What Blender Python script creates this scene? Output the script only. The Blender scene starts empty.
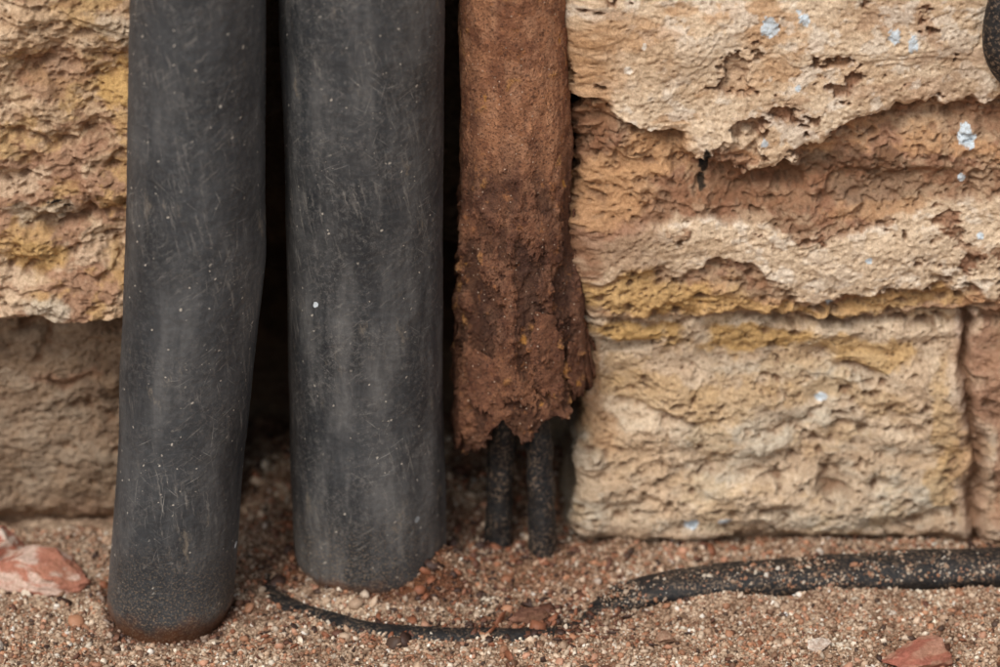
import bpy, math, numpy as np
from mathutils import Vector
rng=np.random.default_rng(7)
scene=bpy.context.scene

# ---------------------------------------------------------------- noise
_perm=np.random.default_rng(3).permutation(256).astype(np.int32)
_perm=np.concatenate([_perm,_perm,_perm])
_g=np.random.default_rng(5).normal(size=(256,3)); _g/=np.linalg.norm(_g,axis=1)[:,None]
_g=_g.astype(np.float32)
def gn(x,y,z):
    x,y,z=np.broadcast_arrays(np.float32(x),np.float32(y),np.float32(z))
    xi=np.floor(x).astype(np.int32);yi=np.floor(y).astype(np.int32);zi=np.floor(z).astype(np.int32)
    fx=x-xi;fy=y-yi;fz=z-zi
    ux=fx*fx*fx*(fx*(fx*6-15)+10);uy=fy*fy*fy*(fy*(fy*6-15)+10);uz=fz*fz*fz*(fz*(fz*6-15)+10)
    xi&=255;yi&=255;zi&=255
    r=0
    for dx in (0,1):
        wx=ux if dx else 1-ux
        for dy in (0,1):
            wy=uy if dy else 1-uy
            for dz in (0,1):
                wz=uz if dz else 1-uz
                h=_perm[_perm[_perm[(xi+dx)&255]+((yi+dy)&255)]+((zi+dz)&255)]
                g=_g[h]
                r=r+wx*wy*wz*(g[...,0]*(fx-dx)+g[...,1]*(fy-dy)+g[...,2]*(fz-dz))
    return r*1.6
def fbm(x,y,z,o=4,gain=.5,off=0.):
    r=0;a=1;f=1;s=0
    for i in range(o):
        r=r+a*gn(x*f+off+i*17.3,y*f+off*.7+i*5.1,z*f-off+i*9.7);s+=a;a*=gain;f*=2.03
    return r/s*1.5
def ridge(x,y,z,o=4,off=0.):
    r=0;a=1;f=1;s=0
    for i in range(o):
        r=r+a*(1-2*np.abs(gn(x*f+off+i*7.3,y*f+i*3.1,z*f+off)));s+=a;a*=.5;f*=2.1
    return r/s
def ss(a,b,x):
    t=np.clip((x-a)/(b-a),0,1);return t*t*(3-2*t)
def worley(x,y,seed=0):
    xi=np.floor(x).astype(np.int64);yi=np.floor(y).astype(np.int64)
    best=np.full(x.shape,9.,np.float32);bid=np.zeros(x.shape,np.float32)
    for dx in (-1,0,1):
        for dy in (-1,0,1):
            cx=xi+dx;cy=yi+dy
            h=_perm[_perm[(cx+seed)&255]+(cy&255)]
            h2=_perm[h+31];h3=_perm[h2+77]
            d=np.hypot(cx+h/255.-x,cy+h2/255.-y)
            m=d<best;best=np.where(m,d,best);bid=np.where(m,h3/255.,bid)
    return best,bid

# ---------------------------------------------------------------- mesh helpers
def make_mesh(name,V,F,col=None,vec=None,smooth=True):
    me=bpy.data.meshes.new(name)
    V=np.ascontiguousarray(V,dtype=np.float32).reshape(-1,3);F=np.ascontiguousarray(F,dtype=np.int32)
    k=F.shape[1]
    me.vertices.add(len(V));me.vertices.foreach_set("co",V.ravel())
    me.loops.add(F.size);me.loops.foreach_set("vertex_index",F.ravel())
    me.polygons.add(len(F));me.polygons.foreach_set("loop_start",np.arange(0,F.size,k,dtype=np.int32))
    me.update(calc_edges=True)
    if smooth: me.polygons.foreach_set("use_smooth",np.ones(len(me.polygons),bool))
    if col is not None:
        a=me.attributes.new("Col","FLOAT_COLOR","POINT")
        c=np.ones((len(V),4),np.float32);c[:,:3]=col.reshape(-1,3);a.data.foreach_set("color",c.ravel())
    if vec is not None:
        a=me.attributes.new("suv","FLOAT_VECTOR","POINT")
        a.data.foreach_set("vector",np.ascontiguousarray(vec,dtype=np.float32).ravel())
    ob=bpy.data.objects.new(name,me);scene.collection.objects.link(ob)
    return ob
def grid_faces(R,C,flip=False):
    i=np.arange(R*C).reshape(R,C)
    a,b,c,d=i[:-1,:-1],i[:-1,1:],i[1:,1:],i[1:,:-1]
    q=(a,d,c,b) if flip else (a,b,c,d)
    return np.stack([k.ravel() for k in q],1)

# ---------------------------------------------------------------- node helpers
class NT:
    def __init__(s,name):
        s.m=bpy.data.materials.new(name);s.m.use_nodes=True;s.t=s.m.node_tree
        s.b=s.t.nodes["Principled BSDF"]
    def n(s,ty,**kw):
        n=s.t.nodes.new(ty)
        for k,v in kw.items(): setattr(n,k,v)
        return n
    def l(s,a,b): s.t.links.new(a,b)
    def attr(s,name,out="Vector"):
        n=s.n("ShaderNodeAttribute");n.attribute_name=name;return n.outputs[out]
    def obj(s): return s.n("ShaderNodeTexCoord").outputs["Object"]
    def noise(s,vec,scale,detail=4,rough=.55,dist=0.):
        n=s.n("ShaderNodeTexNoise");n.inputs["Scale"].default_value=scale;n.inputs["Detail"].default_value=detail
        n.inputs["Roughness"].default_value=rough;n.inputs["Distortion"].default_value=dist
        s.l(vec,n.inputs["Vector"]);return n.outputs["Fac"]
    def rng(s,x,a,b,c=0.,d=1.):
        n=s.n("ShaderNodeMapRange");n.interpolation_type='SMOOTHSTEP'
        for i,v in zip(("From Min","From Max","To Min","To Max"),(a,b,c,d)): n.inputs[i].default_value=v
        s.l(x,n.inputs["Value"]);return n.outputs["Result"]
    def math(s,op,a,b=None):
        n=s.n("ShaderNodeMath",operation=op)
        for i,v in enumerate((a,b)):
            if v is None: continue
            if isinstance(v,(int,float)): n.inputs[i].default_value=v
            else: s.l(v,n.inputs[i])
        return n.outputs[0]
    def mix(s,f,a,b,mode='MIX'):
        n=s.n("ShaderNodeMix");n.data_type='RGBA';n.blend_type=mode
        for i,v in ((0,f),(6,a),(7,b)):
            if isinstance(v,(int,float)): n.inputs[i].default_value=v
            elif isinstance(v,tuple): n.inputs[i].default_value=(*v,1)
            else: s.l(v,n.inputs[i])
        return n.outputs[2]
    def mapv(s,vec,rot=0.,scale=(1,1,1),loc=(0,0,0)):
        m=s.n("ShaderNodeMapping");m.inputs["Rotation"].default_value=(0,0,rot)
        s.l(vec,m.inputs["Vector"])
        v=s.n("ShaderNodeVectorMath",operation='MULTIPLY_ADD');s.l(m.outputs[0],v.inputs[0]);v.inputs[1].default_value=scale
        v.inputs[2].default_value=loc
        return v.outputs[0]
    def warp(s,vec,scale,amt,detail=2):
        n=s.n("ShaderNodeTexNoise");n.inputs["Scale"].default_value=scale;n.inputs["Detail"].default_value=detail;s.l(vec,n.inputs["Vector"])
        v=s.n("ShaderNodeVectorMath",operation='MULTIPLY_ADD')
        s.l(n.outputs["Color"],v.inputs[0]);v.inputs[1].default_value=(amt,)*3;s.l(vec,v.inputs[2]);return v.outputs[0]
    def dash(s,vec,rot,L,W,r,keep,loc=0.,soft=.5):
        """randomly strewn marks about L x W metres (one chance per cell)"""
        v=s.mapv(vec,rot,(1/L,1/W,0),(loc*13.1,loc*7.7,0))
        n=s.n("ShaderNodeTexVoronoi");n.voronoi_dimensions='2D';n.inputs["Scale"].default_value=1
        s.l(v,n.inputs["Vector"])
        d=s.rng(n.outputs["Distance"],r*soft,r,1,0)
        sep=s.n("ShaderNodeSeparateColor");s.l(n.outputs["Color"],sep.inputs[0])
        k=s.math('LESS_THAN',sep.outputs[0],keep)
        return s.math('MULTIPLY',s.math('MULTIPLY',d,k),s.rng(sep.outputs[1],0,1,.1,1))
    def bump(s,h,strength,dist,prev=None):
        n=s.n("ShaderNodeBump");n.inputs["Strength"].default_value=strength;n.inputs["Distance"].default_value=dist
        s.l(h,n.inputs["Height"])
        if prev is not None: s.l(prev,n.inputs["Normal"])
        return n.outputs[0]
    def fin(s,col,rough=.8,nrm=None,spec=.5):
        if isinstance(col,tuple): s.b.inputs["Base Color"].default_value=(*col,1)
        else: s.l(col,s.b.inputs["Base Color"])
        if isinstance(rough,float): s.b.inputs["Roughness"].default_value=rough
        else: s.l(rough,s.b.inputs["Roughness"])
        s.b.inputs["Specular IOR Level"].default_value=spec
        if nrm is not None: s.l(nrm,s.b.inputs["Normal"])
        return s.m

def mat_stone():
    t=NT("weathered_sandstone");o=t.obj();c=t.attr("Col","Color")
    f1=t.noise(o,240,5,.75);f2=t.noise(o,900,1,.6);f3=t.noise(o,45,4,.6)
    c=t.mix(1.,c,t.mix(t.rng(f1,.32,.68),(.76,.71,.66),(1.17,1.17,1.17)),'MULTIPLY')
    c=t.mix(t.rng(f2,.60,.75,0,.30),c,(.20,.11,.06))
    c=t.mix(t.rng(f3,.42,.7,0,.12),c,(.50,.30,.15))
    nb=t.bump(f1,.9,.0028);nb=t.bump(f2,.5,.0006,nb)
    return t.fin(c,.92,nb,.2)
def mat_sand():
    t=NT("coarse_sand");o=t.obj();c=t.attr("Col","Color")
    f1=t.noise(o,420,3,.7);v=t.n("ShaderNodeTexVoronoi");v.inputs["Scale"].default_value=420;t.l(o,v.inputs["Vector"])
    sep=t.n("ShaderNodeSeparateColor");t.l(v.outputs["Color"],sep.inputs[0])
    k=t.mix(t.rng(sep.outputs[0],0,1),(.45,.38,.32),(1.5,1.48,1.42))
    c=t.mix(1.,c,k,'MULTIPLY')
    c=t.mix(t.rng(f1,.48,.66,0,.6),c,(.11,.06,.037))
    nb=t.bump(v.outputs["Distance"],.9,.0018);nb=t.bump(f1,.5,.001,nb)
    return t.fin(c,.9,nb,.25)
def mat_grain():
    t=NT("sand_grains");o=t.obj();c=t.attr("Col","Color")
    f=t.noise(o,700,2,.6);c=t.mix(1.,c,t.mix(f,(.7,.66,.62),(1.25,1.25,1.25)),'MULTIPLY')
    return t.fin(c,.6,t.bump(f,.4,.0006),.4)
def mat_pipe(name,dust=1.,seed=0.):
    t=NT(name);u=t.attr("suv")
    w=t.warp(u,14,.012);w2=t.warp(u,16,.012,1);w3=t.warp(u,220,.0035,1)
    base=t.mix(t.rng(t.noise(u,9,4,.6),.35,.68),(.017,.019,.022),(.034,.037,.041))
    st=t.noise(t.mapv(w,0,(26,4.5,1),(seed,seed,0)),1,6,.68)
    cl=t.noise(t.mapv(w,0,(9,6,1),(seed*2,1,0)),1,5,.65)
    fm=t.math('MULTIPLY',t.rng(st,.38,.68),t.rng(cl,.32,.62))
    c=t.mix(t.math('MULTIPLY',fm,.60*dust),base,(.155,.15,.145))
    fd=t.math('MULTIPLY',t.rng(t.noise(w3,230,5,.85),.46,.66),t.rng(t.noise(u,20,5,.7),.38,.62,.2,1))
    c=t.mix(t.math('MULTIPLY',fd,.45*dust),c,(.18,.168,.155))
    ru=t.math('MULTIPLY',t.rng(t.noise(t.mapv(w3,.25,(260,22,1),(seed,9,0)),1,4,.7),.53,.68),t.rng(t.noise(u,11,3),.46,.62))
    c=t.mix(t.math('MULTIPLY',ru,.45),c,(.25,.23,.205))
    ru2=t.math('MULTIPLY',t.rng(t.noise(t.mapv(w3,-.9,(300,30,1),(seed+3,2,0)),1,3,.7),.55,.70),t.rng(t.noise(t.mapv(u,0,(1,1,1),(3,seed,0)),14,3),.47,.62))
    c=t.mix(t.math('MULTIPLY',ru2,.38),c,(.25,.23,.205))
    br=t.math('MULTIPLY',t.rng(t.noise(t.mapv(w3,.2,(55,18,1),(seed+4,2,0)),1,5,.75),.57,.68,0,.6),t.rng(cl,.46,.62))
    c=t.mix(br,c,(.22,.18,.135))
    dens=t.rng(t.noise(u,10,3),.44,.62,.10,1.)
    tot=None
    lay=[(.55,.16,.018,.042,.65),(1.25,.13,.015,.050,.55),(-.65,.12,.016,.046,.6),(1.50,.22,.020,.044,.6),(-1.2,.09,.014,.050,.5),(.15,.07,.012,.055,.35),(1.75,.10,.013,.048,.5)]
    for i,(r,L,W,rr,k) in enumerate(lay):
        d=t.dash(w2,r,L*1.3,W*.36,rr*1.7,k,seed+i*3.3,.1)
        tot=d if tot is None else t.math('MAXIMUM',tot,d)
    sc=t.math('MULTIPLY',t.math('MULTIPLY',tot,dens),t.rng(t.noise(u,260,3,.7),.35,.55,.3,1))
    c=t.mix(t.math('MULTIPLY',sc,.72),c,(.34,.32,.29))
    sp=t.math('MAXIMUM',t.dash(w3,0,.018,.018,.06,.3,seed+1,.6),t.dash(w3,0.7,.040,.026,.045,.5,seed+8,.6))
    sp=t.math('MAXIMUM',sp,t.math('MULTIPLY',t.dash(w3,.2,.007,.007,.09,.18,seed+5,.5),dens))
    c=t.mix(t.math('MULTIPLY',sp,.8),c,(.50,.45,.38))
    big=t.dash(w3,.5,.17,.14,.022,.35,seed+2.2,.8)
    c=t.mix(t.rng(big,.05,.2),c,(.62,.68,.72))
    sep=t.n("ShaderNodeSeparateXYZ");t.l(u,sep.inputs[0])
    low=t.math('ADD',sep.outputs[1],t.math('MULTIPLY',t.noise(u,30,4,.6),-.06))
    c=t.mix(t.rng(low,-.036,-.008,.95,0),c,(.13,.05,.022))
    c=t.mix(t.math('MULTIPLY',t.rng(low,-.02,.09,.7,0),t.rng(t.noise(u,420,3,.7),.52,.62)),c,(.24,.17,.11))
    nb=t.bump(t.noise(u,40,4,.6),.2,.004);nb=t.bump(t.noise(u,420,3,.7),.4,.0007,nb)
    return t.fin(c,t.rng(fm,0,1,.54,.74),nb,.42)
def mat_rust():
    t=NT("flaking_rust");o=t.obj();c=t.attr("Col","Color")
    f=t.noise(o,120,5,.72);g=t.noise(o,480,3,.75);h=t.noise(o,34,6,.75,.3)
    c=t.mix(t.rng(h,.48,.57,0,.65),c,t.mix(1.,c,(.50,.40,.38),'MULTIPLY'))
    c=t.mix(t.rng(f,.54,.64,0,.6),c,t.mix(1.,c,(1.7,1.75,1.7),'MULTIPLY'))
    c=t.mix(t.rng(t.noise(o,70,5,.7),.57,.68,0,.6),c,(.42,.175,.065))
    c=t.mix(t.rng(g,.52,.63,0,.8),c,(.055,.024,.016))
    v=t.n("ShaderNodeTexVoronoi");v.inputs["Scale"].default_value=190;t.l(t.warp(o,300,.002),v.inputs["Vector"])
    sep=t.n("ShaderNodeSeparateColor");t.l(v.outputs["Color"],sep.inputs[0])
    k=t.math('MULTIPLY',t.rng(v.outputs["Distance"],.10,.20,1,0),t.math('LESS_THAN',sep.outputs[0],.24))
    c=t.mix(t.math('MULTIPLY',k,.8),c,(.58,.44,.33))
    pit=t.math('MULTIPLY',t.rng(v.outputs["Distance"],.18,.36,1,0),t.math('GREATER_THAN',sep.outputs[0],.72))
    c=t.mix(t.math('MULTIPLY',pit,.7),c,(.08,.033,.02))
    v2=t.n("ShaderNodeTexVoronoi");v2.inputs["Scale"].default_value=60;t.l(t.warp(o,90,.016,4),v2.inputs["Vector"])
    s2=t.n("ShaderNodeSeparateColor");t.l(v2.outputs["Color"],s2.inputs[0])
    k2=t.math('MULTIPLY',t.rng(v2.outputs["Distance"],.12,.30,1,0),t.math('LESS_THAN',s2.outputs[1],.08))
    c=t.mix(t.math('MULTIPLY',k2,.8),c,(.56,.26,.06))
    nb=t.bump(h,.7,.005);nb=t.bump(f,1.,.003,nb);nb=t.bump(g,.8,.0012,nb)
    return t.fin(c,.82,nb,.35)
def mat_cable():
    t=NT("black_rubber");o=t.obj()
    f=t.noise(o,60,4,.65);g=t.noise(o,300,3,.75)
    c=t.mix(t.rng(f,.4,.7),(.007,.007,.008),(.020,.018,.017))
    c=t.mix(t.math('MULTIPLY',t.rng(g,.50,.64,0,.75),t.rng(t.noise(o,28,3),.36,.56,.15,1)),c,(.22,.15,.10))
    return t.fin(c,.6,t.bump(f,.5,.004,t.bump(g,.6,.001)),.35)

# ---------------------------------------------------------------- wall
XL,XR,DEP,RC=-.275,.078,.20,.022
def path_pts():
    P=[];N=[]
    def seg(a,b,n,nv):
        for k in range(n):
            f=k/n;P.append((a[0]+(b[0]-a[0])*f,a[1]+(b[1]-a[1])*f));N.append(nv)
    def arc(c,r,a0,a1,n,inner=False):
        for k in range(n):
            a=a0+(a1-a0)*k/n
            d=(math.cos(a),math.sin(a));P.append((c[0]+r*d[0],c[1]+r*d[1]))
            N.append((-d[0],-d[1]) if inner else d)
    xs=-.6-np.geomspace(.003,5.4,90)[::-1]
    for x in xs: P.append((x,0));N.append((0,-1))
    seg((-.6,0),(XL-RC,0),240,(0,-1))
    arc((XL-RC,RC),RC,-math.pi/2,0,26)
    seg((XL,RC),(XL,DEP-.02),60,(1,0))
    arc((XL+.02,DEP-.02),.02,math.pi,math.pi/2,12,True)
    seg((XL+.02,DEP),(XR-.02,DEP),130,(0,-1))
    arc((XR-.02,DEP-.02),.02,math.pi/2,0,12,True)
    seg((XR,DEP-.02),(XR,RC),90,(-1,0))
    arc((XR+RC,RC),RC,math.pi,math.pi*1.5,30)
    seg((XR+RC,0),(.6,0),440,(0,-1))
    for x in .6+np.geomspace(.0013,5.4,90): P.append((x,0));N.append((0,-1))
    return np.array(P),np.array(N)
PP,NN=path_pts()
zs=np.concatenate([np.linspace(-.06,.67,640),.67+np.geomspace(.0015,1.9,90)])
Z,X=np.meshgrid(zs,PP[:,0],indexing='ij');Y=np.broadcast_to(PP[:,1],Z.shape)
x=X.astype(np.float32);y=Y.astype(np.float32);z=Z.astype(np.float32)
zc=np.clip(z,-.1,.8)
U=500+x*(967+200*zc);Vv=550-853*zc-125*zc*zc      # approximate image pixel coordinates on the two faces in camera view (about mm)
wu=fbm(x*9,y*9,z*9,5,off=3.1);wv=fbm(x*9,y*9,z*9,5,off=8.7);wf=fbm(x*45,y*45,z*45,4,off=1.7);wg=fbm(x*45,y*45,z*45,4,off=41.7)
Uw=U+wu*34+wf*9;Vw=Vv+wv*24+wg*9
def curve(pts,u): p=np.array(pts,float);return np.interp(u,p[:,0],p[:,1])
def blur(a,n):
    for ax in (0,1):
        p=np.pad(a,[(n+1,n) if i==ax else (0,0) for i in (0,1)],mode='edge');c=np.cumsum(p.astype(np.float64),axis=ax)
        a=(c[2*n+1:]-c[:-2*n-1])/(2*n+1) if ax==0 else (c[:,2*n+1:]-c[:,:-2*n-1])/(2*n+1)
    return a.astype(np.float32)
right=ss(-.02,.02,x)
left=1-right
face=ss(.05,.02,y)
eA=curve([(560,80),(600,95),(650,118),(700,158),(760,166),(840,132),(900,104),(1000,86),(1400,95)],Uw)
eB=curve([(560,236),(640,232),(700,214),(800,222),(900,212),(950,196),(1000,190),(1400,200)],Uw)
eC=curve([(560,292),(640,262),(720,256),(800,282),(900,290),(1000,296),(1400,300)],Uw)
A=ss(4,-3,Vw-eA);B=ss(-8,6,Vw-eB)*ss(4,-4,Vw-eC)
upper=ss(322,306,Vv+wv*10+wf*5)
lowr=1-upper
brk=fbm(x*12,y*12,z*17,5,.65,off=61)
hole=ss(.20,.24,brk)
skin=np.clip(A+B,0,1)*(1-.85*hole)
zone=right*upper*(1-skin)
lr=lowr*right
lbrk=fbm(x*14,y*14,z*18,5,.65,off=161);lh=lr*ss(.10,.16,lbrk)     # flaked-off parts of the lower block
rough=np.clip(.85*zone+left*(.75*upper+.30*lowr)+.05*lr+.30*lh+.06*right*upper*skin,0,1)
zz=z+.02*fbm(x*5,y*5,z*5,3,off=2)
bed=fbm(x*6,y*6,zz*14,4,.5,off=11)
plate=ss(-.05,-.01,bed)+ss(.16,.19,bed)*.8+ss(-.30,-.26,bed)*.8
# broken chunks: lightly warped cells so the facets stay angular, edges worn a little
_,c1=worley(x*18+wu*.9+wf*.12,z*27+wv*.9+wg*.12+y*20,2)
_,c2=worley(x*54+wu*1.6+wf*.25,z*72+wv*1.6+wg*.25+y*50,5)
_,c3=worley(x*170+wf*.5,z*190+wg*.5+y*150,12)
c1=blur(c1,2);c2=blur(c2,1)
crum=fbm(x*34,y*34,z*42,6,.68,off=21)
fine=fbm(x*150,y*150,z*150,3,.7,off=6)
soft=fbm(x*10,y*10,z*14,4,.5,off=91)
d=.011*fbm(x*4.5,y*4.5,z*5,3,off=5)+.0045*plate*rough+.0014*plate*(1-rough)*(1-lr)
d+=rough*(.013*(c1-.5)+.0062*(c2-.5)+.0022*(c3-.5)+.0042*crum+.006*soft)
d+=(1-rough)*(.0011*crum+.0035*soft)+.0010*fine
d+=right*upper*(.015*np.clip(A-.7*hole,0,1)+.010*np.clip(B-.7*hole,0,1)+.006)
d-=right*upper*.014*np.exp(-((Vw-eA-14)/16)**2)*ss(600,720,U)
d+=left*upper*.016
d-=lowr*(left*.052+right*.001)
lowbed=fbm(x*3.6,y*3,zz*17+.35*wu,3,.45,off=71)
d+=lr*(.0085*lowbed+.0022*ss(.0,.06,lowbed)+.007*soft)-.003*lh
def groove(q,w,dep): return dep*np.exp(-(q/w)**2)
jv=Vv+wv*20+wf*9-317
d-=groove(jv,6,.016)*face*(.35+.65*ss(-.2,.25,wu))*(1-.45*right*ss(960,900,U))
d-=right*groove(U+wu*12+wf*6-979,6,.020)*ss(300,325,Vv)
d-=left*groove(U+(Vv-330)*.9+wu*30+wf*8-60,7,.010)*lowr*ss(400,360,Vv)
for zj in (.68,1.0,1.36,1.75,2.1): d-=groove(z+.006*wv-zj,.009,.018)*face
for k,xj in enumerate((-3.9,-3.1,-2.3,-1.6,-.95,.95,1.5,2.2,3.0,3.7)):
    d-=groove(x+.008*wu-xj,.009,.018)*ss(.25,.27,z)*ss(.69,.67,z)
    d-=groove(x+.008*wu-xj-.33,.009,.018)*(ss(.27,.25,z)+ss(.67,.69,z)*ss(1.01,.99,z))
    d-=groove(x+.008*wu-xj-.1,.009,.018)*ss(.99,1.01,z)*ss(1.37,1.35,z)
d-=face*.022*ss(.024,-.004,z+.014*wu)
for (a,b,sa,sb,dep) in [(820,172,95,13,.015),(905,180,40,14,.010),(745,192,45,9,.009),(640,150,34,22,.006),(600,90,18,34,.008),
    (822,492,17,13,.026),(770,508,22,7,.009),(900,412,36,8,.012),(850,368,24,9,.014),(690,300,26,7,.010),(930,322,30,6,.010),(865,318,36,5,.009),(760,322,30,6,.010),
    (640,350,30,10,.006),(98,425,11,16,.022),(52,395,20,6,.014),(20,345,26,8,.018),(100,70,26,16,.009),(40,130,55,7,.014),(60,205,50,6,.015),
    (15,250,30,9,.012),(112,240,14,12,.010),(20,60,40,7,.011),(800,430,40,6,.009),(690,470,34,7,.008),(640,505,40,7,.009),(900,520,40,7,.009),(670,415,30,8,.010),(880,480,30,7,.009)]:
    d-=dep*np.exp(-((Uw-a)/sa)**2-((Vw-b)/sb)**2)
for (a,b,sa,sb,dep) in [(45,292,26,20,.014),(105,285,22,18,.012),(35,20,50,16,.010),(100,180,30,18,.012),(20,225,30,12,.010),(700,30,90,26,.004),(880,40,80,30,.004),
    (840,240,120,24,.005),(615,275,26,30,.006),(720,385,80,16,.004),(690,535,80,14,.006),(880,460,70,12,.005),(40,400,40,30,.012),(90,480,50,30,.010)]:
    d+=dep*np.exp(-((Uw-a)/sa)**2-((Vw-b)/sb)**2)
w1,id1=worley(x*62+wu*1.2+wf*.5,z*78+wv*1.2+wg*.5)
pitmask=right*(np.exp(-((Vw-300)/24)**2)+.5*zone)+left*.45+lr*.2+.6*lh+.15*right
pit=ss(.46,.12,w1)*(id1<.45)*np.clip(pitmask,0,1)*face
d-=.0068*pit
w2,id2=worley(x*170+wf*.5,z*190+wg*.5,9)
pit2=ss(.45,.15,w2)*(id2<.32)*np.clip(pitmask+.4,0,1)*face
d-=.0028*pit2
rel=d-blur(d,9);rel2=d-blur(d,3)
px_=x+NN[:,0]*d;py_=y+NN[:,1]*d
cr=lambda *c:np.array(c,np.float32)
cream=cr(.75,.595,.43);tan=cr(.46,.325,.215);orange=cr(.53,.31,.16);pink=cr(.37,.21,.135);ochre=cr(.58,.375,.155)
dark=cr(.10,.055,.032);grey=cr(.59,.52,.41);warm=cr(.60,.43,.28);mud=cr(.28,.20,.135);white=cr(.84,.77,.67);rustc=cr(.25,.12,.065)
col=np.broadcast_to(tan,x.shape+(3,)).copy()
def lay(c,w):
    global col
    w=np.clip(w,0,1)[...,None].astype(np.float32);col=col*(1-w)+c*w
cn=fbm(x*16,y*16,z*24,5,.6,off=31);cn2=fbm(x*7,y*7,z*15,5,.6,off=41);cn3=fbm(x*40,y*40,z*50,4,.6,off=51)
lay(cream,right*upper*skin)
lay(warm,right*upper*A*ss(-.05,.2,cn)*.7)
lay(orange,right*upper*A*ss(.12,.28,cn2)*.6)
lay(pink,right*upper*A*ss(.20,.34,-cn2)*.4)
lay(white,right*upper*skin*ss(.04,.26,cn3)*.55)
lay(warm,right*upper*B*ss(.0,.25,cn2)*.65)
lay(pink,zone*ss(-.25,.15,cn))
lay(rustc,zone*ss(-.05,.2,-cn2)*.7)
lay(orange,zone*ss(.0,.2,cn2)*.7)
lay(tan,zone*ss(.1,.3,cn3)*.6)
lay(pink,right*upper*skin*ss(.14,.24,brk)*.65)
lay(grey,lr)
lay(cream,lr*ss(-.1,.25,cn2)*.75)
lay(warm,lr*ss(.1,.35,-cn2)*.6)
lay(tan,lr*ss(.0,.35,-lowbed)*.5)
lay(ochre,lr*ss(.1,.3,cn)*.3)
lay(tan,lh*.4)
lay(warm,left*upper*.7);lay(pink,left*upper*ss(.0,.2,cn2)*.8);lay(ochre,left*upper*ss(.12,.3,cn)*.6);lay(cream,left*upper*ss(.08,.25,-cn)*.55);lay(rustc,left*upper*ss(.2,.35,cn3)*.5)
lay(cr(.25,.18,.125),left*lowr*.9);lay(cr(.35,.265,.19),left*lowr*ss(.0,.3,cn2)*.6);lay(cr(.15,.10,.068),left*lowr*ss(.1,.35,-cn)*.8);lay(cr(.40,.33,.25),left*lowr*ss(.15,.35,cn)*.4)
for (a,b,sa,sb,c,s) in [
    (610,215,50,60,pink,.8),(640,260,60,30,tan,.7),(600,60,26,50,orange,.7),(590,150,22,60,rustc,.75),(586,250,16,50,rustc,.8),(610,190,40,40,orange,.7),(660,60,60,30,warm,.5),(650,150,45,26,orange,.7),
    (650,288,80,20,ochre,.8),(760,302,110,11,ochre,.7),(900,300,70,9,ochre,.6),(740,128,50,16,cream,.8),(740,60,60,30,cream,.5),
    (640,330,50,12,ochre,1.),(760,345,70,13,ochre,.95),(880,352,50,18,ochre,.75),(700,395,90,20,ochre,.4),(850,400,80,14,ochre,.35),
    (640,455,50,16,warm,.5),(930,420,30,60,warm,.4),(822,492,20,13,mud,.7),(960,450,14,90,ochre,.55),(600,400,16,60,orange,.6),
    (830,172,110,15,rustc,.85),(900,180,50,14,mud,.6),(860,160,70,9,dark,.6),(745,195,60,9,rustc,.7),(900,196,60,8,orange,.5),(630,190,40,30,orange,.5),
    (970,60,30,30,tan,.5),(640,20,40,20,orange,.6),(1010,440,22,140,pink,.9),(979,320,14,14,white,.6),
    (690,540,110,14,cream,.6),(640,490,40,50,warm,.5),(900,245,90,20,cream,.6),(700,330,30,6,dark,.3),(860,330,40,6,mud,.4),
    (110,85,24,24,ochre,1.),(40,70,45,26,pink,.6),(30,25,50,20,warm,.7),(50,150,60,16,pink,.8),(20,240,40,18,ochre,.9),(110,255,24,24,ochre,.6),(45,292,30,18,grey,.8),(100,20,30,20,grey,.5),(30,200,40,10,grey,.6),
    (20,335,20,12,dark,.8),(50,390,30,10,pink,.6),(110,340,30,14,dark,.6)]:
    e=np.exp(-((Uw-a)/sa)**2-((Vw-b)/sb)**2)
    lay(c,s*ss(.25,.6,e+.3*cn3)*np.where(a<400,left,right))
lay(pink,right*groove(U+wu*12-979,16,.7)*ss(300,325,Vv))
lay(dark,right*groove(U+wu*12+wf*6-979,4,.6)*ss(300,325,Vv))
lay(dark,face*groove(jv,4,.4)*(1-.5*right))
lay(mud,pit*.55);lay(mud,pit2*.4)
cavbrown=cr(.24,.13,.075)  # relief-driven wall colour: browner in hollows, paler on raised spots
lay(cavbrown,face*ss(.0010,.0060,-rel)*.62)
lay(cavbrown,face*ss(.0010,.0030,-rel2)*.2)
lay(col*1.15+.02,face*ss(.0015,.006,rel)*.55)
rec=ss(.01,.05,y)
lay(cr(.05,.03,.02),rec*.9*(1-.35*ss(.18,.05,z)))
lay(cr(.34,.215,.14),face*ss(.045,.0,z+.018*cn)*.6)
pn=fbm(x*260,0,z*260,2,off=3)
for (a,b,r,sq) in [(776,18,8,1.3),(905,31,6,1.5),(923,36,5,1.8),(630,62,4,1),(978,130,7,1.5),(690,520,7,.7),(722,519,7,.5),(874,253,3,1),(648,38,4,1),(812,12,8,.9),(835,300,4,1),(972,172,4,1),(770,136,3,1),(825,402,6,.6),(805,80,3,1),(988,228,3,1)]:
    lay(cr(.66,.76,.84) if a>680 else white,right*face*ss(1.1,.9,np.hypot((U-a),(Vv-b)/sq)/r+pn*.35+wf*.8))
for (a,b,r,sq) in [(711,150,4,3.2),(706,178,3,2.5),(709,163,4,2),(48,192,9,.35),(60,197,5,.4)]:
    lay(cr(.012,.012,.012),face*ss(1.15,.8,np.hypot((U-a),(Vv-b)/sq)/r+pn*.5+wf*.8))
col=np.clip(col,0.01,.86)
P=np.stack([px_,py_,np.broadcast_to(z,px_.shape)],-1)
top=P[-1].copy();b1=top.copy();b1[:,1]=.55;b2=b1.copy();b2[:,2]=-.1
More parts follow.
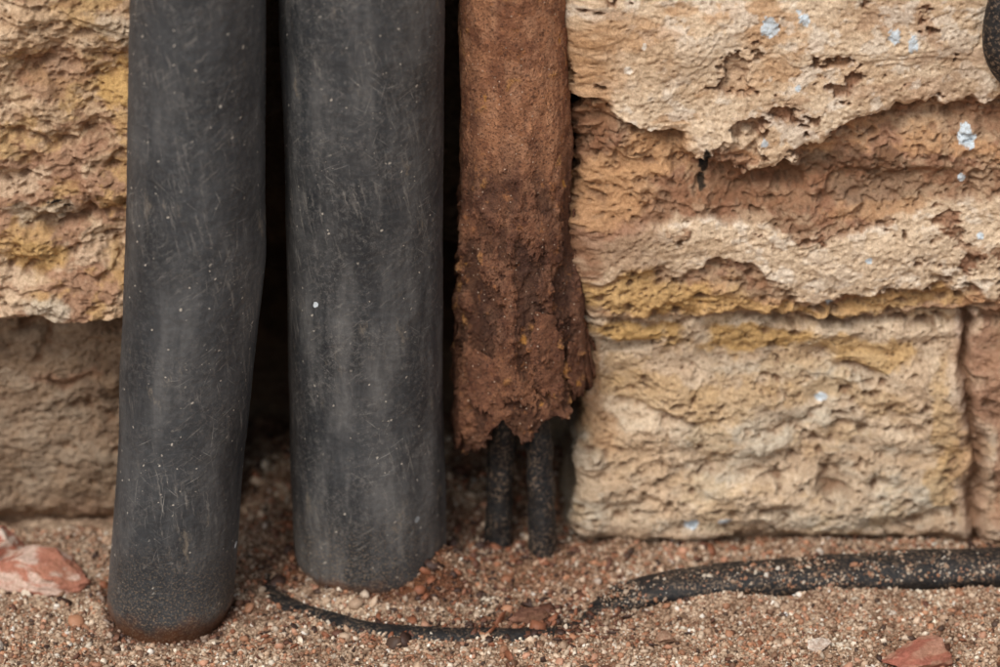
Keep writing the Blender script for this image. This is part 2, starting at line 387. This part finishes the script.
P=np.concatenate([P,b1[None],b2[None]],0);C=np.concatenate([col,col[-1:],col[-1:]],0)
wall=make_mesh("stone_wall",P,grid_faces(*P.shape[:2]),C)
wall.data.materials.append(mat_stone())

# ---------------------------------------------------------------- ground
CBX=[-.3,-.24,-.225,-.18,-.12,-.05,.02,.07,.095,.13,.19,.27,.38,.5,.75,2.2]
CBY=[.05,-.03,-.095,-.132,-.160,-.170,-.172,-.160,-.120,-.100,-.088,-.078,-.070,-.064,-.060,-.060]
def gheight(x,y):
    h=.005*fbm(x*5,y*5,0*x,3,off=2)+.0036*fbm(x*26,y*26,0*x+3,3,off=7)+.0020*fbm(x*90,y*90,0*x,3,off=9)
    inn=ss(-.01,.15,y)*ss(-.30,-.26,x)*ss(.10,.07,x)
    h=h+inn*(.036+.018*fbm(x*18,y*18,0*x+8,3))
    h=h+.026*np.exp(-((x+.058)/.034)**2-((y+.062)/.030)**2)
    h=h+.008*np.exp(-((x-.02)/.07)**2-((y+.03)/.035)**2)
    h=h+.016*np.exp(-((y+.002)/.024)**2)*ss(.09,.13,x)*(.55+.9*fbm(x*10,0*x,0*x,3))
    h=h-.010*np.exp(-((x+.329)/.09)**2-((y+.16)/.05)**2)
    h=h+.016*np.exp(-((x+.44)/.12)**2-((y-.01)/.05)**2)
    cy=np.interp(x,CBX,CBY)
    h=h+ss(.12,.2,x)*(.014*np.exp(-((y-cy+.036)/.015)**2)*(.7+1.0*fbm(x*9,0*x,0*x,3))+.006*np.exp(-((y-cy-.028)/.014)**2))
    h=h-ss(-.27,-.24,x)*ss(.12,.08,x)*.003*np.exp(-((y-cy)/.012)**2)
    r1=np.hypot(x+.1322,y+.026)-.0775;r2=np.hypot(x+.329,y+.12)-.0632
    h=h+.007*np.exp(-((r1-.004)/.012)**2)+.004*np.exp(-((r2-.004)/.010)**2)
    return h
gx=np.concatenate([-.66-np.geomspace(.002,60,60)[::-1],np.linspace(-.66,.66,600),.66+np.geomspace(.002,60,60)])
gy=np.concatenate([-.40-np.geomspace(.002,60,60)[::-1],np.linspace(-.40,.26,320),.26+np.geomspace(.002,60,50)])
GY,GX=np.meshgrid(gy.astype(np.float32),gx.astype(np.float32),indexing='ij')
GZ=gheight(GX,GY)
BG=np.array((.45,.325,.235))
def groundcol(x,y,n):
    c=np.broadcast_to(BG,x.shape+(3,)).copy()
    def l(cc,w):
        nonlocal c
        w=np.clip(w,0,1)[...,None];c=c*(1-w)+np.array(cc)*w
    l((.27,.165,.105),.65*ss(.0,.3,-n))
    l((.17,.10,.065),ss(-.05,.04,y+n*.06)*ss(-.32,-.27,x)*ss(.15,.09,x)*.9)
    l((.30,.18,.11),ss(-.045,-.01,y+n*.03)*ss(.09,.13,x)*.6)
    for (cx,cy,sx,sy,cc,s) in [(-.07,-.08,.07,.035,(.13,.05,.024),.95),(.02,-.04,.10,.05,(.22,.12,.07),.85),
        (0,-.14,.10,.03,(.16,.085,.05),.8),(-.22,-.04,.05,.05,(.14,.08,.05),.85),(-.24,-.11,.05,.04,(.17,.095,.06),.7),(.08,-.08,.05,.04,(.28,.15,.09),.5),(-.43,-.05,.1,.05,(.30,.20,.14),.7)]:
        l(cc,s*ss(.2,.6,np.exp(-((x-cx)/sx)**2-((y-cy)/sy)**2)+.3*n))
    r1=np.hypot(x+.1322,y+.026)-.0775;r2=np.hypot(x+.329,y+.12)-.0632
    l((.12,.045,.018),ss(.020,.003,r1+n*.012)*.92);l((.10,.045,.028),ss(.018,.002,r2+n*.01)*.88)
    l((.55,.43,.32),.45*ss(.05,.3,n))
    return c
gnse=fbm(GX*22,GY*22,0*GX,4,off=15)
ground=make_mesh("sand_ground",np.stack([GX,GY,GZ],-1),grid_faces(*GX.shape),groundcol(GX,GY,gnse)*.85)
ground.data.materials.append(mat_sand())

# ---------------------------------------------------------------- grains
def ico(level):
    import bmesh
    bm=bmesh.new();bmesh.ops.create_icosphere(bm,subdivisions=level,radius=1)
    v=np.array([q.co[:] for q in bm.verts],np.float32);f=np.array([[q.index for q in p.verts] for p in bm.faces],np.int32);bm.free();return v,f
I1=ico(1);I2=ico(2)
def scatter(name,pos,size,cols,tmpl,mat,flat=.7,jit=.22,elong=.35,smooth=True):
    tv,tf=tmpl;n=len(pos);m=len(tv)
    V=np.broadcast_to(tv,(n,m,3)).copy()
    V*=1+rng.normal(0,jit,(n,m,1)).clip(-.5,.5)
    V*=np.stack([1+rng.uniform(-elong,elong,n),1+rng.uniform(-elong,elong,n),flat*(1+rng.uniform(-.3,.3,n))],1)[:,None,:]
    q=rng.normal(size=(n,4));q[:,1:3]*=.45;q/=np.linalg.norm(q,axis=1)[:,None]
    w,a,b,c=q.T
    R=np.stack([1-2*(b*b+c*c),2*(a*b-c*w),2*(a*c+b*w),2*(a*b+c*w),1-2*(a*a+c*c),2*(b*c-a*w),2*(a*c-b*w),2*(b*c+a*w),1-2*(a*a+b*b)],1).reshape(n,3,3)
    V=np.einsum('nij,nmj->nmi',R,V)*size[:,None,None]+pos[:,None,:]
    F=(tf[None]+(np.arange(n)*m)[:,None,None]).reshape(-1,3)
    ob=make_mesh(name,V,F,np.repeat(cols,m,0),smooth=smooth);ob.data.materials.append(mat);return ob
pal=np.array([(.60,.46,.34),(.46,.32,.22),(.44,.22,.125),(.72,.62,.50),(.23,.125,.075),(.50,.27,.175),(.08,.045,.03),(.80,.74,.66)])
pw=np.array([.23,.20,.15,.12,.13,.08,.06,.03])
LP=dict(z=[-.10,0,.169,.3745,.618,1.0,2.3],x=[-.337,-.329,-.3106,-.291,-.279,-.27,-.26],y=[-.123,-.12,-.11,-.095,-.085,-.08,-.08],r=[.0605,.0632,.0622,.0662,.0625,.0635,.0635])
MP=dict(z=[-.10,0,.129,.347,.602,1.0,2.3],x=[-.1315,-.1322,-.1334,-.1323,-.1306,-.129,-.128],y=[-.026,-.026,-.028,-.028,-.030,-.03,-.03],r=[.075,.0775,.078,.0762,.0785,.0785,.0785])
mg=mat_grain()
N=66000
gx_=rng.uniform(-.63,.63,N);gy_=rng.uniform(-.36,.19,N)
keep=(np.hypot(gx_+.329,gy_+.12)>.060)&(np.hypot(gx_+.132,gy_+.026)>.073)
keep&=~((gy_>.03)&((gx_<-.28)|(gx_>.08)))
cd_=gy_-np.interp(gx_,CBX,CBY)
tc=fbm(gx_*22,0*gx_,0*gx_,3,off=77)
keep&=~((np.abs(cd_)<.016)&(gx_>.11))&~((np.abs(cd_)<.009)&(gx_>-.23)&(gx_<.10)&(gy_<-.08)&(rng.uniform(size=N)<.72-.9*tc))
gx_,gy_=gx_[keep],gy_[keep];n=len(gx_)
sz=np.clip(rng.lognormal(math.log(.00138),.46,n),.0006,.005)
gz_=gheight(gx_,gy_)+sz*.25
nn=fbm(gx_*22,gy_*22,0*gx_,4,off=15)
ci=pal[rng.choice(8,n,p=pw)]*rng.uniform(.7,1.15,(n,1))
gc=groundcol(gx_,gy_,nn);tint=gc/BG
cc=np.clip(ci*(.18+.82*tint),0,.85)
scatter("sand_gravel",np.stack([gx_,gy_,gz_],1),sz,cc,I1,mg,jit=.26)
n=520
bx=rng.uniform(-.62,.62,n);by=rng.uniform(-.35,.14,n)
cd_=by-np.interp(bx,CBX,CBY)
k=(np.hypot(bx+.329,by+.12)>.07)&(np.hypot(bx+.132,by+.026)>.085)&~((by>-.01)&((bx<-.27)|(bx>.07)))&~((np.abs(cd_)<.022)&(bx>.1));bx,by=bx[k],by[k];n=len(bx)
sb=np.clip(rng.lognormal(math.log(.0031),.38,n),.0022,.008)
cb=pal[rng.choice(8,n,p=[.14,.17,.25,.08,.2,.12,.03,.01])]*rng.uniform(.65,1.05,(n,1))
scatter("small_pebbles",np.stack([bx,by,gheight(bx,by)+sb*.1],1),sb,cb,I2,mg,.6,.10,.4)
def debris(cx,cy,sx,sy,n):
    return np.stack([rng.normal(cx,sx,n),rng.normal(cy,sy,n)],1)
D=np.concatenate([debris(.05,-.14,.05,.02,180),debris(.0,-.01,.06,.035,280),debris(-.22,.0,.03,.06,160),debris(-.05,-.16,.1,.015,200),debris(.02,.1,.06,.04,100),debris(0,-.2,.35,.06,300),debris(.35,-.03,.2,.02,200),debris(-.06,-.09,.04,.02,80),debris(-.4,-.06,.07,.04,80)])
k=(np.hypot(D[:,0]+.329,D[:,1]+.12)>.068)&(np.hypot(D[:,0]+.132,D[:,1]+.026)>.082)&(D[:,1]<.17)&~((D[:,1]>-.003)&((D[:,0]>.07)|(D[:,0]<-.27)));D=D[k]
sd=np.clip(rng.lognormal(math.log(.0028),.45,len(D)),.0015,.008);cd=np.array([(.05,.025,.018),(.12,.05,.03),(.24,.09,.045)])[rng.integers(0,3,len(D))]
scatter("rust_flake_debris",np.stack([D[:,0],D[:,1],gheight(D[:,0],D[:,1])+.0015],1),sd,cd,I1,mg,.3,.28,.5,False)

# ---------------------------------------------------------------- broken stone pieces
def rock(name,loc,dims,rot,colA,colB,seed):
    v,f=ico(5);p=v.copy()
    for k in range(14):
        r=np.random.default_rng(seed*31+k);nrm=r.normal(size=3);nrm/=np.linalg.norm(nrm);dd=r.uniform(.5,.85)
        s=p@nrm;p=p-np.outer(np.clip(s-dd,0,None),nrm)
    p=p*(1+.12*fbm(p[:,0]*2,p[:,1]*2,p[:,2]*2,4,off=seed)[:,None]+.05*fbm(p[:,0]*7,p[:,1]*7,p[:,2]*7,4,off=seed)[:,None])
    nc=ss(-.05,.2,fbm(p[:,0]*1.6,p[:,1]*1.6,p[:,2]*3,4,off=seed+5))[:,None]
    c=np.array(colA)*(1-nc)+np.array(colB)*nc
    ob=make_mesh(name,p*np.array(dims)/2,f,c.astype(np.float32));ob.location=loc;ob.rotation_euler=rot;ob.data.materials.append(bpy.data.materials["weathered_sandstone"]);return ob
rock("red_stone",(-.465,-.060,.014),(.13,.080,.050),(.05,.06,-.1),(.44,.19,.13),(.64,.47,.39),3)
rock("red_stone",(-.515,-.03,.024),(.08,.05,.05),(.0,.2,.3),(.42,.17,.12),(.66,.54,.46),5)
rock("red_stone",(.405,-.230,.007),(.100,.06,.036),(.0,.05,.2),(.38,.14,.10),(.45,.24,.17),8)
rock("pale_stone",(.308,-.208,.006),(.030,.022,.018),(.1,0,.5),(.60,.48,.40),(.72,.64,.56),11)
rock("pale_stone",(-.494,-.20,.005),(.035,.028,.02),(.1,0,.9),(.45,.40,.36),(.6,.55,.5),12)
rock("brown_stone",(.028,-.145,.004),(.04,.025,.018),(.1,0,.2),(.13,.06,.04),(.22,.11,.075),14)
rock("brown_stone",(.16,-.185,.003),(.028,.022,.014),(.1,0,1.2),(.36,.22,.15),(.45,.30,.21),15)

# ---------------------------------------------------------------- ducts
def duct(name,S,mat,seed,bulge=()):
    zz=np.concatenate([np.linspace(-.05,.70,640),np.linspace(.70,2.3,120)[1:]])
    def sm(k):
        zf=np.linspace(-.15,2.4,1200);v=np.interp(zf,S['z'],S[k]);ker=np.hanning(41);ker/=ker.sum()
        vp=np.pad(v,20,mode='edge');v=np.convolve(vp,ker,'valid');return np.interp(zz,zf,v)
    cx,cy,r=sm('x'),sm('y'),sm('r')
    M=400;th=np.linspace(0,2*math.pi,M+1)
    T,ZZ=np.meshgrid(th,zz);nx=np.sin(T);ny=np.cos(T)
    s3=seed
    R=r[:,None]*(1+.014*fbm(nx*1.0+s3,ny*1.0,ZZ*7,3,off=s3)+.005*fbm(nx*2.2,ny*2.2,ZZ*22,4,off=s3+3))
    R=R+.0004*fbm(nx*9,ny*9,ZZ*150,3,off=s3+6)
    for (z0,a0,sz_,sa,amp) in bulge:
        da=np.angle(np.exp(1j*(T-a0)));R=R+amp*np.exp(-((ZZ-z0)/sz_)**2-(da/sa)**2)
    R=R-ss(.014,-.02,ZZ+.004*np.sin(T+seed))*.009
    P=np.stack([cx[:,None]+R*nx,cy[:,None]+R*ny,ZZ],-1)
    suv=np.stack([T*r.mean(),ZZ,0*ZZ],-1)
    ob=make_mesh(name,P,grid_faces(*ZZ.shape,flip=True),None,suv);ob.data.materials.append(mat)
    return ob
duct("black_plastic_duct",LP,mat_pipe("dusty_black_plastic_a",.75,1.3),2.0,[(.36,math.pi/2,.05,.6,.0025),(.25,-math.pi*.6,.03,.5,.001),(.15,math.pi*.5,.05,.5,-.002)])
duct("black_plastic_duct",MP,mat_pipe("dusty_black_plastic_b",1.2,5.7),7.0,[(.47,-math.pi/2,.06,.5,-.002),(.2,math.pi/2,.06,.6,-.0015)])

# ---------------------------------------------------------------- rusty pipe, broken open at the bottom
def rusty():
    M=460;NR=640
    th=np.linspace(0,2*math.pi,M+1)
    # lower rim height by angle: th=pi towards the street, pi/2 = +x, 3pi/2 = -x
    e=np.interp(th,[0,.7,1.2,1.57,1.85,2.15,2.4,2.6,2.8,2.98,3.14,3.3,3.5,3.66,3.85,4.2,4.6,4.9,5.6,2*math.pi],[.17,.165,.21,.215,.190,.180,.174,.180,.176,.158,.156,.168,.170,.158,.136,.126,.122,.14,.16,.17])
    nx=np.sin(th);ny=np.cos(th)
    e=e+.005*fbm(nx*4,ny*4,0*nx,3,.55,off=3)+.0016*fbm(nx*16,ny*16,0*nx,3,.6,off=4)
    for a0,wd,hh_ in ((2.2,.05,.012),(2.72,.04,.016),(3.4,.05,.012),(3.95,.04,.010),(1.9,.04,.014)):
        e=e+hh_*np.exp(-np.abs((th-a0)/wd)**1.5)
    k=np.linspace(0,1,NR)[:,None]
    topz=.72
    ZZ=e[None]+(topz-e[None])*k
    ZZ=np.concatenate([ZZ,np.linspace(topz,2.2,100)[1:,None]+0*e[None]],0)
    T=np.broadcast_to(th,ZZ.shape);NX=np.sin(T);NY=np.cos(T)
    r=np.interp(ZZ,[.10,.15,.20,.26,.33,.42,.6,2.2],[.0635,.0635,.0620,.0590,.0555,.0525,.051,.051])
    big=fbm(NX*1.6,NY*1.6,ZZ*14,4,off=12);md=fbm(NX*3.4,NY*3.4,ZZ*50,5,.58,off=13);fn=fbm(NX*12,NY*12,ZZ*220,4,.6,off=14)
    low=ss(.50,.26,ZZ)
    tt=T*.06
    wb,ib=worley(tt*75+big,ZZ*75+md,33)       # blisters
    bl=ss(.55,.0,wb)*(ib<.35)
    r=r+.0016*big+low*.0042*big+(.0009+.0012*low)*md+(.0005+.0005*low)*fn+(.0008+.0024*low)*bl
    pl=fbm(NX*2.4,NY*2.4,ZZ*20,5,.6,off=22)
    pm=ss(.0,.012,pl-.02);pm2=ss(.0,.012,pl-.22);pm3=ss(0,.012,pl+.2)
    r=r+pm*(.0009+.0022*low)+pm2*(.0005+.0020*low)+pm3*.0018*low
    r=r+.004*np.exp(-((ZZ-.30)/.04)**2)*np.exp(-(np.angle(np.exp(1j*(T-1.6)))/.5)**2)+.003*np.exp(-((ZZ-.45)/.03)**2)*np.exp(-(np.angle(np.exp(1j*(T-1.6)))/.5)**2)
    hh=ZZ-e[None];lip=np.exp(-hh/.014)
    r=r+lip*.005*fbm(NX*4,NY*4,ZZ*18,3,off=6)
    cx=np.interp(ZZ,[.1,.2,.35,.6,2.2],[.021,.0205,.016,.0125,.012]);cy=.004
    P=np.stack([cx+r*NX,cy+r*NY,ZZ],-1)
    a=ss(-.2,.3,fbm(NX*2.5,NY*2.5,ZZ*18,5,.6,off=33))[...,None];b=ss(.05,.25,fbm(NX*4,NY*4,ZZ*50,5,.6,off=35))[...,None]
    up=ss(.36,.50,ZZ+.12*big)[...,None]
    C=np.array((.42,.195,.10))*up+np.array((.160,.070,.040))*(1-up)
    C=C*(1-.6*a)+np.array((.24,.100,.050))*.6*a
    C=C*(1-.45*b)+np.array((.49,.26,.15))*.45*b*(.35+.65*up)+C*.45*b*(.65-.65*up)
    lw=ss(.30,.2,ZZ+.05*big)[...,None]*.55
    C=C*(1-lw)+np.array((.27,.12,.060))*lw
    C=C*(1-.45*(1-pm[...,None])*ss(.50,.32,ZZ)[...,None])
    o=(bl*(ib<.06))[...,None]*.8
    C=C*(1-o)+np.array((.55,.27,.09))*o
    ed=np.exp(-hh/.005)[...,None]*.6
    C=C*(1-ed)+np.array((.09,.035,.02))*ed
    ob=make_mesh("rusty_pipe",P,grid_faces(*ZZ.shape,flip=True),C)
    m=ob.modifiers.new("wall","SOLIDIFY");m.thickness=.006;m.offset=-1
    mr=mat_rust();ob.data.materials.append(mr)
    def leaf(name,a0,aw,z0,z1,off,tilt,seed):
        na,nz=60,110
        A,Z2=np.meshgrid(np.linspace(-1,1,na),np.linspace(0,1,nz))
        half=aw*(.55+.45*np.sin(math.pi*np.clip(Z2*.9+.08,0,1))+.35*fbm(Z2*5,0*Z2,0*Z2+seed,4,.6))
        th=a0+A*half;zz=z0+(z1-z0)*Z2+.010*fbm(A*2.5,0*A,0*A+seed,4,.7)*(1-Z2)+.004*A
        rr=np.interp(zz,[.10,.15,.20,.26,.33,.42],[.0635,.0635,.0620,.0590,.0555,.0525])+off+tilt*(1-Z2)**1.5+.0022*fbm(th*4,zz*60,0*zz+seed,4)
        cxx=np.interp(zz,[.1,.2,.35,.6],[.021,.0205,.016,.0125])
        Pq=np.stack([cxx+rr*np.sin(th),.004+rr*np.cos(th),zz],-1)
        cq=np.broadcast_to(np.array((.20,.085,.045)),Pq.shape)*(1+.4*fbm(th*6,zz*70,0*zz,3)[...,None])
        o2=make_mesh(name,Pq,grid_faces(nz,na,flip=True),cq);s=o2.modifiers.new("t","SOLIDIFY");s.thickness=.0022;s.offset=0
        o2.data.materials.append(mr);o2.parent=ob
    leaf("scale_leaf_1",1.75,.24,.195,.30,.005,.005,1);leaf("scale_leaf_2",1.45,.22,.225,.295,.007,.008,2)
    leaf("scale_leaf_3",2.15,.20,.195,.25,.005,.003,3);leaf("scale_leaf_4",1.65,.14,.20,.25,.009,.004,4)
    leaf("scale_leaf_5",4.45,.22,.140,.215,.003,.002,5);leaf("scale_leaf_6",4.75,.16,.20,.28,.003,.002,6)
    leaf("scale_leaf_7",2.7,.26,.205,.29,.005,.001,7);leaf("scale_leaf_8",3.7,.34,.185,.245,.005,.001,8);leaf("scale_leaf_9",1.7,.2,.30,.38,.004,.004,9)
rusty()

# ---------------------------------------------------------------- cables
def tube(name,pts,mat,seed=1,M=40,amp=.03,fr=40,sq=1.):
    pts=np.array(pts,float)
    out=[];n=40
    Q=np.vstack([2*pts[0]-pts[1],pts,2*pts[-1]-pts[-2]])
    for i in range(1,len(Q)-2):
        for k in range(n):
            u=k/n;p0,p1,p2,p3=Q[i-1:i+3]
            out.append(.5*((2*p1)+(-p0+p2)*u+(2*p0-5*p1+4*p2-p3)*u*u+(-p0+3*p1-3*p2+p3)*u**3))
    out.append(Q[-2]);out=np.array(out);C=out[:,:3];r=out[:,3]
    T=np.gradient(C,axis=0);T/=np.linalg.norm(T,axis=1)[:,None]
    ref=np.array((0,-1.,0)) if abs(T[:,2]).mean()>.6 else np.array((0,0,1.))
    A=np.cross(T,ref);A/=np.linalg.norm(A,axis=1)[:,None];B=np.cross(T,A)
    th=np.linspace(0,2*math.pi,M+1)
    R=r[:,None]*(1+amp*fbm(C[:,:1]*fr+np.cos(th)[None],C[:,1:2]*fr+np.sin(th)[None],C[:,2:]*fr+seed,4))
    P=C[:,None]+R[...,None]*(np.cos(th)[None,:,None]*A[:,None]+sq*np.sin(th)[None,:,None]*B[:,None])
    ob=make_mesh(name,P,grid_faces(*R.shape,flip=False));ob.data.materials.append(mat);return ob
mc=mat_cable()
tube("black_cable",[(.000,.010,-.05,.0135),(-.001,.009,.02,.0135),(.001,.008,.10,.0135),(.004,.006,.22,.0135),(.002,.004,.5,.0135),(.002,.004,2.15,.0135)],mc,1,amp=.22)
tube("black_cable",[(.044,-.018,-.05,.0145),(.043,-.016,.02,.014),(.041,-.010,.10,.0135),(.034,.002,.22,.0135),(.03,.004,.5,.0135),(.03,.004,2.15,.0135)],mc,4,amp=.16)
tube("black_ground_cable",[(2.2,-.060,.013,.027),(1.2,-.060,.013,.027),(.75,-.060,.014,.027),(.5,-.064,.014,.027),(.38,-.070,.012,.0265),(.27,-.078,.009,.026),(.19,-.088,.005,.025),(.13,-.100,-.001,.022),(.095,-.122,-.0125,.018),(.07,-.155,-.0120,.0165),
    (.02,-.172,-.0085,.0165),(-.05,-.170,-.0088,.0165),(-.12,-.160,-.0098,.0165),(-.18,-.132,-.0095,.0165),(-.225,-.095,-.0105,.0160),(-.24,-.03,-.014,.015),(-.24,.05,-.03,.015)],mc,7,amp=.10,fr=20,sq=.72)
tube("black_hose",[(.56,.02,.70,.016),(.51,-.02,.66,.016),(.482,-.035,.62,.016),(.472,-.038,.585,.016),(.476,-.036,.55,.016),(.50,-.02,.52,.016),(.54,.03,.50,.016)],mc,9)
n=4200
t=rng.uniform(.10,.62,n)
cyy=np.interp(t,CBX,CBY);cz=np.interp(t,[.13,.19,.27,.38,.5,.75],[-.001,.005,.009,.012,.014,.014])
an=rng.normal(-.3,.85,n);rr=np.interp(t,[.13,.27,.5],[.022,.026,.027])
k=(fbm(t*30,an*1.2,0*t,3)+rng.normal(0,.22,n)+np.interp(t,[.1,.2,.35,.6],[.6,.25,-.0,-.2])+.35*np.clip(-an,0,2)>.2)&(np.abs(an)<1.45);t,an,cyy,cz,rr=t[k],an[k],cyy[k],cz[k],rr[k]
s=np.clip(rng.lognormal(math.log(.0011),.45,len(t)),.0005,.0032)
scatter("sand_on_cable",np.stack([t,cyy+rr*np.sin(an),cz+rr*.72*np.cos(an)],1),s,pal[rng.choice(8,len(t),p=pw)]*.7,I1,mg)
# ---------------------------------------------------------------- light, camera
w=bpy.data.worlds.new("World");scene.world=w;w.use_nodes=True;nt=w.node_tree
bg=nt.nodes["Background"];sky=nt.nodes.new("ShaderNodeTexSky");sky.sky_type='NISHITA';sky.sun_disc=False
el,az=math.radians(50),math.radians(208)
sky.sun_elevation=el;sky.sun_rotation=az;sky.dust_density=4;sky.air_density=1.2
hs=nt.nodes.new("ShaderNodeHueSaturation");hs.inputs["Saturation"].default_value=.35
nt.links.new(sky.outputs[0],hs.inputs["Color"]);nt.links.new(hs.outputs[0],bg.inputs["Color"]);bg.inputs["Strength"].default_value=.15
sl=bpy.data.lights.new("sun","SUN");sl.energy=1.5;sl.angle=math.radians(22);sl.color=(1,.95,.88)
so=bpy.data.objects.new("sun",sl);scene.collection.objects.link(so)
dirv=Vector((math.sin(az)*math.cos(el),math.cos(az)*math.cos(el),math.sin(el)))
so.rotation_euler=dirv.to_track_quat('Z','Y').to_euler();so.location=dirv*5
pitch=math.radians(24);D=3.0
tgt=Vector((0,0,.2455));f=Vector((0,math.cos(pitch),-math.sin(pitch)))
cam=bpy.data.cameras.new("camera");co=bpy.data.objects.new("camera",cam);scene.collection.objects.link(co)
co.location=tgt-f*D;co.rotation_euler=f.to_track_quat('-Z','Y').to_euler()
cam.lens=108;cam.sensor_width=36;cam.clip_start=.05;cam.clip_end=300
cam.dof.use_dof=True;cam.dof.focus_distance=2.88;cam.dof.aperture_fstop=2.0
scene.camera=co
scene.view_settings.view_transform='Standard';scene.view_settings.look='None';scene.view_settings.exposure=0
